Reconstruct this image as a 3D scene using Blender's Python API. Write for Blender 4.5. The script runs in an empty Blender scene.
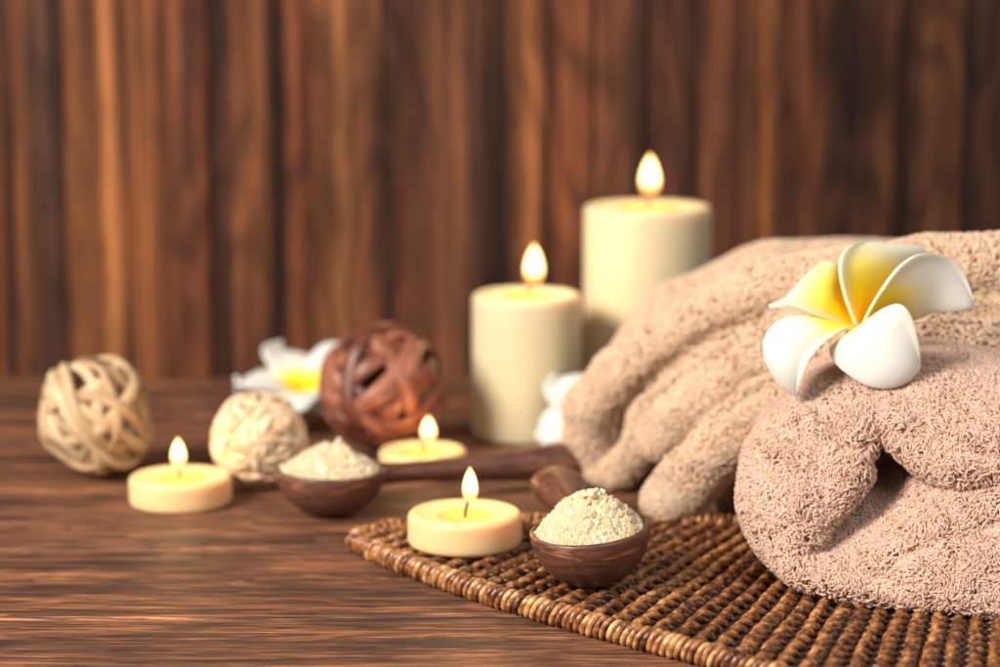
import bpy, math, random
import numpy as np
from mathutils import Vector, Matrix, Quaternion

SC = bpy.context.scene
COL = SC.collection
rng = np.random.default_rng(7)
random.seed(7)
PI = math.pi

# ------------------------------------------------------------------ camera geometry
CAMZ = 0.29
TH = math.radians(9.79)
F = 85.0 / 36.0 * 1000.0
def ray(px, py):
    u = (px - 500.0) / F; v = (333.5 - py) / F
    return np.array([u, math.cos(TH) + v * math.sin(TH), -math.sin(TH) + v * math.cos(TH)])
def at(px, py, y):
    """the point of the place seen at (px, py) of the photo that lies y metres in front of the camera"""
    d = ray(px, py); return np.array([0, 0, CAMZ]) + d * (y / d[1])
def on(px, py, z=0.0):
    d = ray(px, py); return np.array([0, 0, CAMZ]) + d * ((z - CAMZ) / d[2])

# ------------------------------------------------------------------ object helpers
def finish(o, label=None, cat=None, group=None, kind=None, parent=None):
    if label: o['label'] = label
    if cat: o['category'] = cat
    if group: o['group'] = group
    if kind: o['kind'] = kind
    if parent is not None: o.parent = parent
    return o
def empty(name, loc, label, cat, group=None):
    o = bpy.data.objects.new(name, None); COL.objects.link(o)
    o.location = [float(c) for c in loc]; o.empty_display_size = 0.02
    return finish(o, label, cat, group)
def mesh_obj(name, verts, faces, mat, parent=None, smooth=True, mats=None, midx=None, **kw):
    me = bpy.data.meshes.new(name)
    verts = np.asarray(verts, dtype=np.float32)
    if isinstance(faces, np.ndarray):
        n, k = faces.shape
        me.vertices.add(len(verts)); me.vertices.foreach_set('co', verts.ravel())
        me.loops.add(n * k); me.loops.foreach_set('vertex_index', faces.astype(np.int32).ravel())
        me.polygons.add(n)
        me.polygons.foreach_set('loop_start', np.arange(0, n * k, k, dtype=np.int32))
        me.update(calc_edges=True)
    else:
        me.from_pydata([tuple(map(float, v)) for v in verts], [], [tuple(map(int, f)) for f in faces])
        me.update()
    me.polygons.foreach_set('use_smooth', np.full(len(me.polygons), smooth, dtype=bool))
    for m in (mats or [mat]): me.materials.append(m)
    if midx is not None: me.polygons.foreach_set('material_index', np.asarray(midx, dtype=np.int32))
    o = bpy.data.objects.new(name, me); COL.objects.link(o)
    return finish(o, parent=parent, **kw)

class MB:
    """collects quads and polygons"""
    def __init__(s): s.v = []; s.f = []; s.n = 0
    def add(s, v, f):
        v = np.asarray(v, dtype=float); s.v.append(v)
        s.f += [tuple(i + s.n for i in q) for q in f]; s.n += len(v)
    def tube(s, pts, rad, sides=8, flat=1.0, up=None, cap=True, closed=False):
        pts = np.asarray(pts, float); n = len(pts)
        rad = np.broadcast_to(np.asarray(rad, float), (n,))
        if closed: tan = np.roll(pts, -1, 0) - np.roll(pts, 1, 0)
        else: tan = np.gradient(pts, axis=0)
        tan /= np.linalg.norm(tan, axis=1)[:, None] + 1e-12
        if up is None:
            r = np.array([0.0, 0.0, 1.0]); 
            if abs(tan[0][2]) > .9: r = np.array([1.0, 0, 0])
            N = []
            cur = r - tan[0] * r.dot(tan[0]); cur /= np.linalg.norm(cur)
            for i in range(n):
                cur = cur - tan[i] * cur.dot(tan[i]); cur /= np.linalg.norm(cur) + 1e-12; N.append(cur)
            N = np.array(N)
        else:
            up = np.broadcast_to(np.asarray(up, float), (n, 3))
            N = up - tan * (up * tan).sum(1)[:, None]; N /= np.linalg.norm(N, axis=1)[:, None] + 1e-12
        B = np.cross(tan, N)
        a = np.arange(sides) / sides * 2 * PI
        V = pts[:, None] + rad[:, None, None] * (flat * np.cos(a)[None, :, None] * N[:, None] + np.sin(a)[None, :, None] * B[:, None])
        fs = []
        m = n if closed else n - 1
        for i in range(m):
            j = (i + 1) % n
            for k in range(sides):
                l = (k + 1) % sides
                fs.append((i * sides + k, i * sides + l, j * sides + l, j * sides + k))
        if cap and not closed:
            fs.append(tuple(range(sides))[::-1]); fs.append(tuple((n - 1) * sides + k for k in range(sides)))
        s.add(V.reshape(-1, 3), fs)
    def lathe(s, prof, seg=48, centre=(0, 0, 0)):
        prof = np.asarray(prof, float); n = len(prof)
        a = np.arange(seg) / seg * 2 * PI
        V = np.stack([prof[:, 0, None] * np.cos(a), prof[:, 0, None] * np.sin(a), np.repeat(prof[:, 1, None], seg, 1)], -1) + np.asarray(centre)
        fs = []
        for i in range(n - 1):
            for k in range(seg):
                l = (k + 1) % seg
                fs.append((i * seg + k, i * seg + l, (i + 1) * seg + l, (i + 1) * seg + k))
        s.add(V.reshape(-1, 3), fs)
    def box(s, c, h, R=None):
        c = np.asarray(c, float); h = np.asarray(h, float)
        P = np.array([[x, y, z] for x in (-1, 1) for y in (-1, 1) for z in (-1, 1)], float) * h
        if R is not None: P = P @ np.asarray(R).T
        s.add(P + c, [(0, 1, 3, 2), (4, 6, 7, 5), (0, 4, 5, 1), (2, 3, 7, 6), (0, 2, 6, 4), (1, 5, 7, 3)])
    def build(s, name, mat, parent=None, smooth=True, xf=None, **kw):
        V = np.concatenate(s.v)
        if xf is not None: V = xf(V)
        return mesh_obj(name, V, s.f, mat, parent, smooth, **kw)

def spline(pts, n):
    """Catmull-Rom through pts (any dimension), resampled evenly by arc length"""
    P = np.asarray(pts, float)
    E = np.vstack([2 * P[0] - P[1], P, 2 * P[-1] - P[-2]])
    out = []
    for i in range(1, len(E) - 2):
        t = np.linspace(0, 1, 24, endpoint=False)[:, None]
        a, b, c, d = E[i - 1], E[i], E[i + 1], E[i + 2]
        out.append(.5 * (2 * b + (c - a) * t + (2 * a - 5 * b + 4 * c - d) * t ** 2 + (3 * b - a - 3 * c + d) * t ** 3))
    out = np.vstack(out + [P[-1:]])
    L = np.concatenate([[0], np.cumsum(np.linalg.norm(np.diff(out, axis=0), axis=1))])
    s = np.linspace(0, L[-1], n)
    return np.stack([np.interp(s, L, out[:, k]) for k in range(out.shape[1])], 1)

LAT = rng.random((32, 32, 32))
def vnoise(p, scale, off=0.0):
    q = np.asarray(p) * scale + off + 1000
    i = np.floor(q).astype(int); f = q - i; f = f * f * (3 - 2 * f)
    i %= 32; j = (i + 1) % 32
    g = lambda a, b, c: LAT[a, b, c]
    x0, y0, z0 = i[..., 0], i[..., 1], i[..., 2]; x1, y1, z1 = j[..., 0], j[..., 1], j[..., 2]
    fx, fy, fz = f[..., 0], f[..., 1], f[..., 2]
    c00 = g(x0, y0, z0) * (1 - fx) + g(x1, y0, z0) * fx; c10 = g(x0, y1, z0) * (1 - fx) + g(x1, y1, z0) * fx
    c01 = g(x0, y0, z1) * (1 - fx) + g(x1, y0, z1) * fx; c11 = g(x0, y1, z1) * (1 - fx) + g(x1, y1, z1) * fx
    c0 = c00 * (1 - fy) + c10 * fy; c1 = c01 * (1 - fy) + c11 * fy
    return (c0 * (1 - fz) + c1 * fz) * 2 - 1

# ------------------------------------------------------------------ materials
def lin(r, g, b):
    f = lambda c: (c / 255 / 12.92) if c / 255 <= .04045 else ((c / 255 + .055) / 1.055) ** 2.4
    return (f(r), f(g), f(b), 1)
class NT:
    def __init__(s, name):
        s.m = bpy.data.materials.new(name); s.m.use_nodes = True
        s.t = s.m.node_tree; s.n = s.t.nodes; s.l = s.t.links
        s.b = s.n['Principled BSDF']; s.out = s.n['Material Output']
    def node(s, typ, **kw):
        n = s.n.new(typ)
        for k, v in kw.items():
            if k.startswith('i_'):
                key = k[2:]; key = int(key) if key.isdigit() else key.replace('_', ' ')
                if hasattr(v, 'is_output') or isinstance(v, bpy.types.NodeSocket): s.l.new(v, n.inputs[key])
                else: n.inputs[key].default_value = v
            else: setattr(n, k, v)
        return n
    def set(s, **kw):
        for k, v in kw.items():
            key = k.replace('_', ' ')
            if isinstance(v, bpy.types.NodeSocket): s.l.new(v, s.b.inputs[key])
            else: s.b.inputs[key].default_value = v
        return s
    def coord(s, scale=(1, 1, 1), kind='Object', loc=(0, 0, 0), rot=(0, 0, 0)):
        c = s.node('ShaderNodeTexCoord'); m = s.node('ShaderNodeMapping')
        m.inputs['Scale'].default_value = scale; m.inputs['Location'].default_value = loc; m.inputs['Rotation'].default_value = rot
        s.l.new(c.outputs[kind], m.inputs[0]); return m.outputs[0]
    def noise(s, vec, scale, detail=4, rough=.55, dist=0):
        n = s.node('ShaderNodeTexNoise'); s.l.new(vec, n.inputs['Vector'])
        n.inputs['Scale'].default_value = scale; n.inputs['Detail'].default_value = detail
        n.inputs['Roughness'].default_value = rough; n.inputs['Distortion'].default_value = dist
        return n.outputs['Fac']
    def ramp(s, fac, stops, interp='LINEAR'):
        r = s.node('ShaderNodeValToRGB'); r.color_ramp.interpolation = interp
        e = r.color_ramp.elements
        while len(e) < len(stops): e.new(.5)
        for k, (p, c) in enumerate(stops):
            e[k].position = p; e[k].color = c if len(c) == 4 else (*c, 1)
        s.l.new(fac, r.inputs[0]); return r.outputs[0]
    def math(s, op, a, b=0.0, c=0.0, clamp=False):
        n = s.node('ShaderNodeMath', operation=op, use_clamp=clamp)
        for k, v in enumerate((a, b, c)):
            if isinstance(v, bpy.types.NodeSocket): s.l.new(v, n.inputs[k])
            else: n.inputs[k].default_value = v
        return n.outputs[0]
    def mix(s, fac, a, b, mode='MIX'):
        n = s.node('ShaderNodeMix', data_type='RGBA', blend_type=mode)
        for k, v in ((0, fac), (6, a), (7, b)):
            if isinstance(v, bpy.types.NodeSocket): s.l.new(v, n.inputs[k])
            else: n.inputs[k].default_value = v
        return n.outputs[2]
    def bump(s, h, strength=.3, dist=.001):
        n = s.node('ShaderNodeBump'); n.inputs['Strength'].default_value = strength; n.inputs['Distance'].default_value = dist
        s.l.new(h, n.inputs['Height']); s.l.new(n.outputs[0], s.b.inputs['Normal']); return s

# --- wall wood: vertical stained planks, streak colours run with the grain
def wall_material():
    M = NT('stained_wall_wood')
    c = M.coord()
    sx = M.node('ShaderNodeSeparateXYZ', i_0=c)
    X, Z = sx.outputs[0], sx.outputs[2]
    warp = M.noise(M.coord((10, 10, 2.6)), 1.0, 3, .5)
    w2 = M.noise(M.coord((28, 1, 5.5), loc=(3, 0, 1)), 1.0, 2, .5)
    Xw = M.math('ADD', X, M.math('MULTIPLY', M.math('SUBTRACT', warp, .5), .016))
    Xw = M.math('ADD', Xw, M.math('MULTIPLY', M.math('SUBTRACT', w2, .5), .012))
    K = 1.555 / F     # metres on the wall per pixel of the photo
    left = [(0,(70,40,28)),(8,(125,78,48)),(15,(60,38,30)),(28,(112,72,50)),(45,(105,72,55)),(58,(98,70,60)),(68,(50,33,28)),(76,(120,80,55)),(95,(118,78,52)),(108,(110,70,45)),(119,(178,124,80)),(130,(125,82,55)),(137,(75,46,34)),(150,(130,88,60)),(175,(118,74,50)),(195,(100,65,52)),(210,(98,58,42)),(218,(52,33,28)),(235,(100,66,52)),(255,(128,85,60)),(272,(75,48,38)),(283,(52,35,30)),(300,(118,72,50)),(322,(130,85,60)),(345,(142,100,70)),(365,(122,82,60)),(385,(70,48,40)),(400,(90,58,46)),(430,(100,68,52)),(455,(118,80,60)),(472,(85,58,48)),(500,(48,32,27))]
    right = [(500,(48,32,27)),(512,(95,64,50)),(532,(152,104,70)),(543,(58,38,32)),(560,(130,84,60)),(590,(98,66,52)),(610,(112,76,58)),(625,(85,58,48)),(642,(54,38,34)),(660,(96,64,52)),(688,(48,33,30)),(705,(112,74,56)),(730,(96,62,50)),(748,(112,76,52)),(757,(138,92,60)),(773,(72,46,36)),(805,(112,72,54)),(830,(56,36,34)),(850,(76,50,42)),(875,(98,66,48)),(893,(52,35,30)),(905,(80,54,44)),(925,(94,64,46)),(940,(122,84,60)),(951,(44,32,30)),(970,(82,56,46)),(1000,(56,38,36))]  # plank tones, darkened to include the light's falloff towards the right
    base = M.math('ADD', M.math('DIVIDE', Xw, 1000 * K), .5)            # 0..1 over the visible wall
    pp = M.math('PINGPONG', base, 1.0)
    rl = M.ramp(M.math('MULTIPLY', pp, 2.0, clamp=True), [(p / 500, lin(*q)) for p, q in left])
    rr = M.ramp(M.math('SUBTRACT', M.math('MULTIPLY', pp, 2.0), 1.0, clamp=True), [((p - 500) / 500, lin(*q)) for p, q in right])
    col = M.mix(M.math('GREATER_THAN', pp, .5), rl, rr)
    # cathedral figure: warped ring lines stretched along the plank
    big = M.noise(M.coord((15, 3, 4), loc=(5, 0, 2)), 1.0, 2, .5)
    ring = M.math('SINE', M.math('MULTIPLY', big, 60.0))
    ringc = M.ramp(M.math('ADD', M.math('MULTIPLY', ring, .5), .5), [(0, (.50, .47, .46)), (.3, (.85, .84, .83)), (.7, (1.15, 1.1, 1.05)), (1, (1.35, 1.3, 1.2))])
    region = M.ramp(M.noise(M.coord((7, 3, 1.1), loc=(1, 2, 3)), 1.0, 1, .5), [(.36, (0, 0, 0)), (.5, (1, 1, 1))])
    col = M.mix(M.math('MULTIPLY', region, .6), col, M.mix(1.0, col, ringc, 'MULTIPLY'))
    fine = M.ramp(M.noise(M.coord((120, 40, 3)), 1.0, 4, .65), [(.36, (.42, .36, .33)), (.5, (.95, .93, .90)), (.64, (1.75, 1.6, 1.4))])
    col = M.mix(.75, col, M.mix(1.0, col, fine, 'MULTIPLY'))
    patch = M.ramp(M.noise(M.coord((30, 3, 7), loc=(9, 1, 4)), 1.0, 4, .65), [(.34, (.45, .44, .47)), (.50, (1, 1, 1)), (.66, (1.45, 1.32, 1.18))])
    col = M.mix(.8, col, M.mix(1.0, col, patch, 'MULTIPLY'))
    col = M.mix(1.0, col, (.66, .60, .53, 1), 'MULTIPLY')
    M.set(Base_Color=col, Roughness=.65, Specular_IOR_Level=.15)
    M.bump(M.noise(M.coord((200, 60, 5)), 1.0, 3, .6), .5, .0006)
    return M.m

def table_material():
    M = NT('dark_table_wood')
    wx = M.noise(M.coord((2.4, 12, 1)), 1.0, 2, .5)
    c0 = M.node('ShaderNodeTexCoord').outputs['Object']
    s = M.node('ShaderNodeSeparateXYZ', i_0=c0)
    yw = M.math('ADD', s.outputs[1], M.math('MULTIPLY', M.math('SUBTRACT', wx, .5), .026))
    v = M.node('ShaderNodeCombineXYZ', i_0=s.outputs[0], i_1=yw, i_2=s.outputs[2]).outputs[0]
    def st(sx_, sy_, detail, rough, loc=(0, 0, 0), src=v):
        m = M.node('ShaderNodeMapping'); m.inputs['Scale'].default_value = (sx_, sy_, 1); m.inputs['Location'].default_value = loc
        M.l.new(src, m.inputs[0]); return M.noise(m.outputs[0], 1.0, detail, rough)
    broad = st(2.4, 34, 5, .6)
    mid = st(8, 130, 6, .75, (2, 5, 0))
    fine = st(18, 560, 4, .8, (7, 1, 0))
    hair = st(30, 900, 3, .7, (3, 3, 0))
    col = M.ramp(broad, [(.30, lin(66, 50, 46)), (.42, lin(110, 78, 62)), (.50, lin(142, 100, 76)), (.57, lin(112, 80, 64)), (.70, lin(72, 55, 50))])
    k1 = M.ramp(mid, [(.36, (.50, .48, .50)), (.47, (.86, .85, .85)), (.55, (1.06, 1.05, 1.04)), (.66, (1.6, 1.48, 1.34))])
    col = M.mix(.9, col, M.mix(1.0, col, k1, 'MULTIPLY'))
    k2 = M.ramp(fine, [(.41, (.32, .31, .34)), (.48, (.85, .84, .85)), (.54, (1.08, 1.06, 1.04)), (.61, (2.3, 1.95, 1.6))])
    col = M.mix(.95, col, M.mix(1.0, col, k2, 'MULTIPLY'))
    k3 = M.ramp(hair, [(.41, (.42, .41, .43)), (.60, (1.75, 1.65, 1.5))])
    col = M.mix(.8, col, M.mix(1.0, col, k3, 'MULTIPLY'))
    fig = st(1.5, 17, 2, .45, (6, 4, 0))
    ringv = M.math('FRACT', M.math('MULTIPLY', fig, 42.0))
    rings = M.ramp(ringv, [(0, (1.25, 1.22, 1.18)), (.55, (1.0, 1.0, 1.0)), (.86, (.62, .60, .60)), (.95, (.34, .32, .33)), (1, (1.2, 1.18, 1.15))])
    col = M.mix(.75, col, M.mix(1.0, col, rings, 'MULTIPLY'))
    ring2 = M.math('ABSOLUTE', M.math('SUBTRACT', M.math('FRACT', M.math('MULTIPLY', st(1.2, 23, 2, .45, (2, 7, 0)), 17.0)), .5))
    pale = M.ramp(ring2, [(0, (1, 1, 1)), (.035, (0, 0, 0))])
    col = M.mix(M.math('MULTIPLY', pale, .6), col, lin(190, 134, 92))
    dash = M.ramp(st(26, 650, 2, .6, (5, 2, 0)), [(.57, (1, 1, 1)), (.66, (.35, .33, .35))])
    col = M.mix(.8, col, M.mix(1.0, col, dash, 'MULTIPLY'))
    # rare bright growth lines and dark smudges
    line = M.ramp(st(1.2, 300, 1, .4, (4, 9, 0)), [(.66, (0, 0, 0)), (.70, (1, 1, 1))])
    col = M.mix(M.math('MULTIPLY', line, .75), col, lin(198, 134, 88))
    smud = M.ramp(st(9, 38, 3, .6, (1, 8, 0), c0), [(.53, (0, 0, 0)), (.63, (1, 1, 1))])
    col = M.mix(M.math('MULTIPLY', smud, .62), col, lin(58, 44, 42))
    col = M.mix(1.0, col, (.88, .86, .84, 1), 'MULTIPLY')
    rough = M.math('ADD', M.math('MULTIPLY', mid, .3), .38)
    M.set(Base_Color=col, Roughness=rough, Specular_IOR_Level=.32)
    M.bump(M.math('ADD', M.math('MULTIPLY', fine, .7), M.math('MULTIPLY', hair, .3)), .9, .0012)
    return M.m

def towel_material(name, c1, c2):
    M = NT(name)
    isl = M.node('ShaderNodeNewGeometry').outputs['Random Per Island']
    col = M.ramp(isl, [(0, c1), (1, c2)])
    M.set(Base_Color=col, Roughness=.8, Sheen_Weight=.3, Sheen_Roughness=.5, Specular_IOR_Level=.25)
    tr = M.node('ShaderNodeBsdfTranslucent', i_Color=col)
    mx = M.node('ShaderNodeMixShader'); mx.inputs[0].default_value = .52
    M.l.new(M.b.outputs[0], mx.inputs[1]); M.l.new(tr.outputs[0], mx.inputs[2]); M.l.new(mx.outputs[0], M.out.inputs[0])
    return M.m

def wax_material(name, col, rad, scale, rough=.42):
    M = NT(name)
    n = M.noise(M.coord((60, 60, 25)), 1.0, 3, .5)
    c = M.mix(M.math('MULTIPLY', n, .35), col, tuple(k * .86 for k in col[:3]) + (1,))
    M.set(Base_Color=c, Roughness=rough, Subsurface_Weight=1.0, Subsurface_Radius=rad, Subsurface_Scale=scale, Specular_IOR_Level=.4)
    M.bump(M.noise(M.coord((1, 1, 1)), 260, 2, .5), .15, .0004)
    return M.m

def flame_material():
    M = NT('candle_flame')
    z = M.node('ShaderNodeSeparateXYZ', i_0=M.coord(kind='Generated')).outputs[2]
    col = M.ramp(z, [(0, (.25, .3, 1)), (.08, (.9, .25, .05)), (.25, (1, .42, .10)), (.45, (1, .66, .28)), (.8, (1, .66, .26)), (1, (1, .5, .12))])
    st = M.ramp(z, [(0, (.02,) * 3), (.12, (.10,) * 3), (.30, (.45,) * 3), (.45, (1,) * 3), (.8, (.9,) * 3), (1, (.35,) * 3)])
    lw = M.node('ShaderNodeLayerWeight'); lw.inputs[0].default_value = .5
    core = M.math('POWER', M.math('SUBTRACT', 1.0, lw.outputs['Facing']), .9)
    e = M.node('ShaderNodeEmission', i_Color=col, i_Strength=M.math('MULTIPLY', M.math('MULTIPLY', st, core), 4.2))
    tr = M.node('ShaderNodeBsdfTransparent')
    ad = M.node('ShaderNodeAddShader'); M.l.new(e.outputs[0], ad.inputs[0]); M.l.new(tr.outputs[0], ad.inputs[1])
    M.l.new(ad.outputs[0], M.out.inputs[0])
    return M.m

def wood_spoon_material():
    M = NT('dark_walnut_wood')
    n = M.noise(M.coord((30, 30, 260)), 1.0, 4, .65, .5)
    f = M.noise(M.coord((300, 300, 900)), 1.0, 2, .6)
    col = M.ramp(n, [(.3, lin(52, 33, 28)), (.45, lin(108, 68, 52)), (.54, lin(74, 45, 36)), (.66, lin(156, 104, 76))])
    col = M.mix(.5, col, M.mix(1.0, col, M.ramp(f, [(.3, (.6,) * 3), (.7, (1.3,) * 3)]), 'MULTIPLY'))
    M.set(Base_Color=col, Roughness=.42, Specular_IOR_Level=.5)
    M.bump(n, .15, .0005)
    return M.m

def salt_material():
    M = NT('cream_salt_crystal')
    isl = M.node('ShaderNodeNewGeometry').outputs['Random Per Island']
    col = M.ramp(isl, [(0, (.96, .84, .60)), (.5, (.97, .89, .70)), (1, (.98, .95, .84))])
    M.set(Base_Color=col, Roughness=.10, Specular_IOR_Level=.9)
    tr = M.node('ShaderNodeBsdfTranslucent', i_Color=col)
    mx = M.node('ShaderNodeMixShader'); mx.inputs[0].default_value = .62
    M.l.new(M.b.outputs[0], mx.inputs[1]); M.l.new(tr.outputs[0], mx.inputs[2]); M.l.new(mx.outputs[0], M.out.inputs[0])
    return M.m

def petal_material(loc=(0, 0, 0)):
    M = NT('white_foam_petal')
    v = M.node('ShaderNodeVectorMath', operation='LENGTH'); M.l.new(M.coord(loc=loc), v.inputs[0])
    d = M.math('ADD', v.outputs['Value'], M.math('MULTIPLY', M.math('SUBTRACT', M.noise(M.coord((1, 1, 1)), 90, 2, .5), .5), .008))
    at_ = M.node('ShaderNodeAttribute', attribute_name='tint'); ts = M.node('ShaderNodeSeparateXYZ', i_0=at_.outputs['Vector'])
    col = M.ramp(M.math('MULTIPLY', d, M.math('MULTIPLY', ts.outputs[0], 20.0)), [(.08, lin(250, 196, 0)), (.28, lin(253, 214, 14)), (.44, lin(251, 226, 88)), (.66, lin(222, 219, 198)), (1, lin(214, 213, 208))])
    col = M.mix(M.math('MULTIPLY', ts.outputs[1], .72), col, lin(226, 222, 200))
    M.set(Base_Color=col, Roughness=.5, Subsurface_Weight=.35, Subsurface_Radius=(.004, .003, .002), Subsurface_Scale=1.0, Specular_IOR_Level=.35)
    M.bump(M.noise(M.coord((1, 1, 1)), 900, 2, .5), .12, .0003)
    return M.m

def strand_material(name, stops, rough=.6, spec=.4, fib=(80, 80, 80), bump=.3, vary=.5):
    M = NT(name)
    isl = M.node('ShaderNodeNewGeometry').outputs['Random Per Island']
    n = M.noise(M.coord(fib), 1.0, 4, .6)
    fac = M.math('ADD', M.math('MULTIPLY', isl, vary), M.math('MULTIPLY', n, 1 - vary))
    col = M.ramp(fac, stops)
    M.set(Base_Color=col, Roughness=rough, Specular_IOR_Level=spec)
    M.bump(M.noise(M.coord(tuple(6 * k for k in fib)), 1.0, 2, .6), bump, .0005)
    return M.m

M_WALL = wall_material(); M_TABLE = table_material()
M_TOWEL = towel_material('beige_terry_cotton', lin(240, 204, 182), lin(251, 230, 212))
M_TOWELB = towel_material('warm_lit_terry_cotton', lin(254, 222, 192), lin(255, 242, 220))  # same beige cotton, with the warm light on the back towel coloured in
M_PILLAR = wax_material('ivory_candle_wax', lin(212, 199, 166), (.5, .36, .2), .03)
M_TEA = wax_material('honey_candle_wax', lin(232, 198, 148), (.5, .3, .12), .022, .38)
M_FLAME = flame_material()
M_POOL = NT('melted_wax').set(Base_Color=lin(238, 190, 104), Roughness=.12, Subsurface_Weight=.6, Subsurface_Radius=(.4, .2, .1), Subsurface_Scale=.02).m
M_WICK = NT('charred_wick').set(Base_Color=(.02, .012, .008, 1), Roughness=.9).m
M_SPOON = wood_spoon_material(); M_SALT = salt_material(); M_PETAL = petal_material(); M_PETALF = petal_material((0, 0, -.002))
M_VINE = strand_material('pale_dried_vine', [(.2, lin(136, 104, 74)), (.5, lin(182, 152, 116)), (.8, lin(208, 184, 148))], .65, .3, (70, 70, 70))
M_SOLA = strand_material('cream_plant_strip', [(.2, lin(186, 150, 112)), (.5, lin(216, 186, 150)), (.8, lin(230, 206, 174))], .7, .25, (120, 120, 120))
M_BROWN = strand_material('red_brown_vine', [(.2, lin(84, 44, 32)), (.5, lin(128, 72, 52)), (.8, lin(166, 106, 82))], .42, .5, (70, 70, 70))
M_RIB = strand_material('woven_rattan', [(.34, lin(48, 27, 20)), (.45, lin(108, 64, 38)), (.54, lin(150, 96, 54)), (.66, lin(196, 142, 92))], .34, .5, (260, 260, 260), vary=.12)
M_WRAP = strand_material('rattan_binding', [(.34, lin(60, 34, 24)), (.45, lin(122, 74, 44)), (.55, lin(172, 118, 72)), (.68, lin(216, 176, 124))], .28, .6, (240, 240, 240), vary=.18)
M_NUB = NT('dark_rattan_stake').set(Base_Color=lin(66, 40, 28), Roughness=.3).m
M_CORE = NT('dark_rattan_core').set(Base_Color=lin(46, 28, 22), Roughness=.6).m

# ------------------------------------------------------------------ setting: table and wall
mb = MB()
edges_y = [0.30, .62, .735, .85, 0.968, 1.083, 1.198, 1.312, 1.426, 1.512]
for a, b in zip(edges_y[:-1], edges_y[1:]):
    g = .0009; bev = .0013; y0, y1 = a + g, b - g
    prof = [(y0, -.02), (y0, -bev), (y0 + bev * .3, -bev * .35), (y0 + bev, 0), (y1 - bev, 0), (y1 - bev * .3, -bev * .35), (y1, -bev), (y1, -.02)]
    V = [(x, p[0], p[1]) for x in (-.9, .9) for p in prof]
    n = len(prof)
    mb.add(V, [(i, i + 1, n + i + 1, n + i) for i in range(n - 1)] + [(n - 1, 0, n, 2 * n - 1), tuple(range(n))[::-1], tuple(range(n, 2 * n))])
mb.box((0, .90, -.03), (.9, .62, .009))
mb.build('table', M_TABLE, smooth=False, kind='structure', label='dark stained plank tabletop with fine horizontal grain')
mb = MB()
K = 1.555 / F
seams = [-660, -580, -500, -425, -350, -282, -217, -112, -12, 47, 92, 143, 190, 251, 304, 395, 452, 530, 610, 690]
seams = [(-900) , -820, -740] + seams + [770, 850, 930]
for a, b in zip(seams[:-1], seams[1:]):
    g = .0003; bev = .0010; x0, x1 = a * K + g, b * K - g
    prof = [(x0, .02), (x0, bev), (x0 + bev * .3, bev * .35), (x0 + bev, 0), (x1 - bev, 0), (x1 - bev * .3, bev * .35), (x1, bev), (x1, .02)]
    dy = random.uniform(0, .0015)
    V = [(p[0], 1.513 + p[1] + dy, z) for z in (-.02, .62) for p in prof]
    n = len(prof)
    mb.add(V, [(i, i + 1, n + i + 1, n + i) for i in range(n - 1)] + [(n - 1, 0, n, 2 * n - 1), tuple(range(n)), tuple(range(n, 2 * n))[::-1]])
mb.box((0, 1.545, .3), (1.0, .009, .32))
mb.build('wall', M_WALL, smooth=False, kind='structure', label='wall of vertical dark brown stained planks')

# ------------------------------------------------------------------ rattan mat
MATZ = .0085
def rim_curve():
    front = [(352, 541), (375, 551), (400, 561), (450, 580), (500, 597), (560, 615), (620, 632), (700, 653), (780, 677), (900, 712), (1040, 750)]
    back = [(352, 541), (360, 535), (385, 530), (430, 526), (530, 523), (600, 523), (700, 524), (800, 525), (920, 528), (1060, 534)]
    f = np.array([on(a, b, .005)[:2] for a, b in front]); b = np.array([on(a, b, .005)[:2] for a, b in back])
    return spline(f, 400), spline(b, 400)
FRONT, BACK = rim_curve()
mat = empty('woven_placemat', (*FRONT[60], 0), 'dark tan woven rattan mat lying under the rolled towel and the nearest spoon', 'placemat')
mloc = np.array(mat.location)
weave = MB(); nubs = MB()
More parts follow.
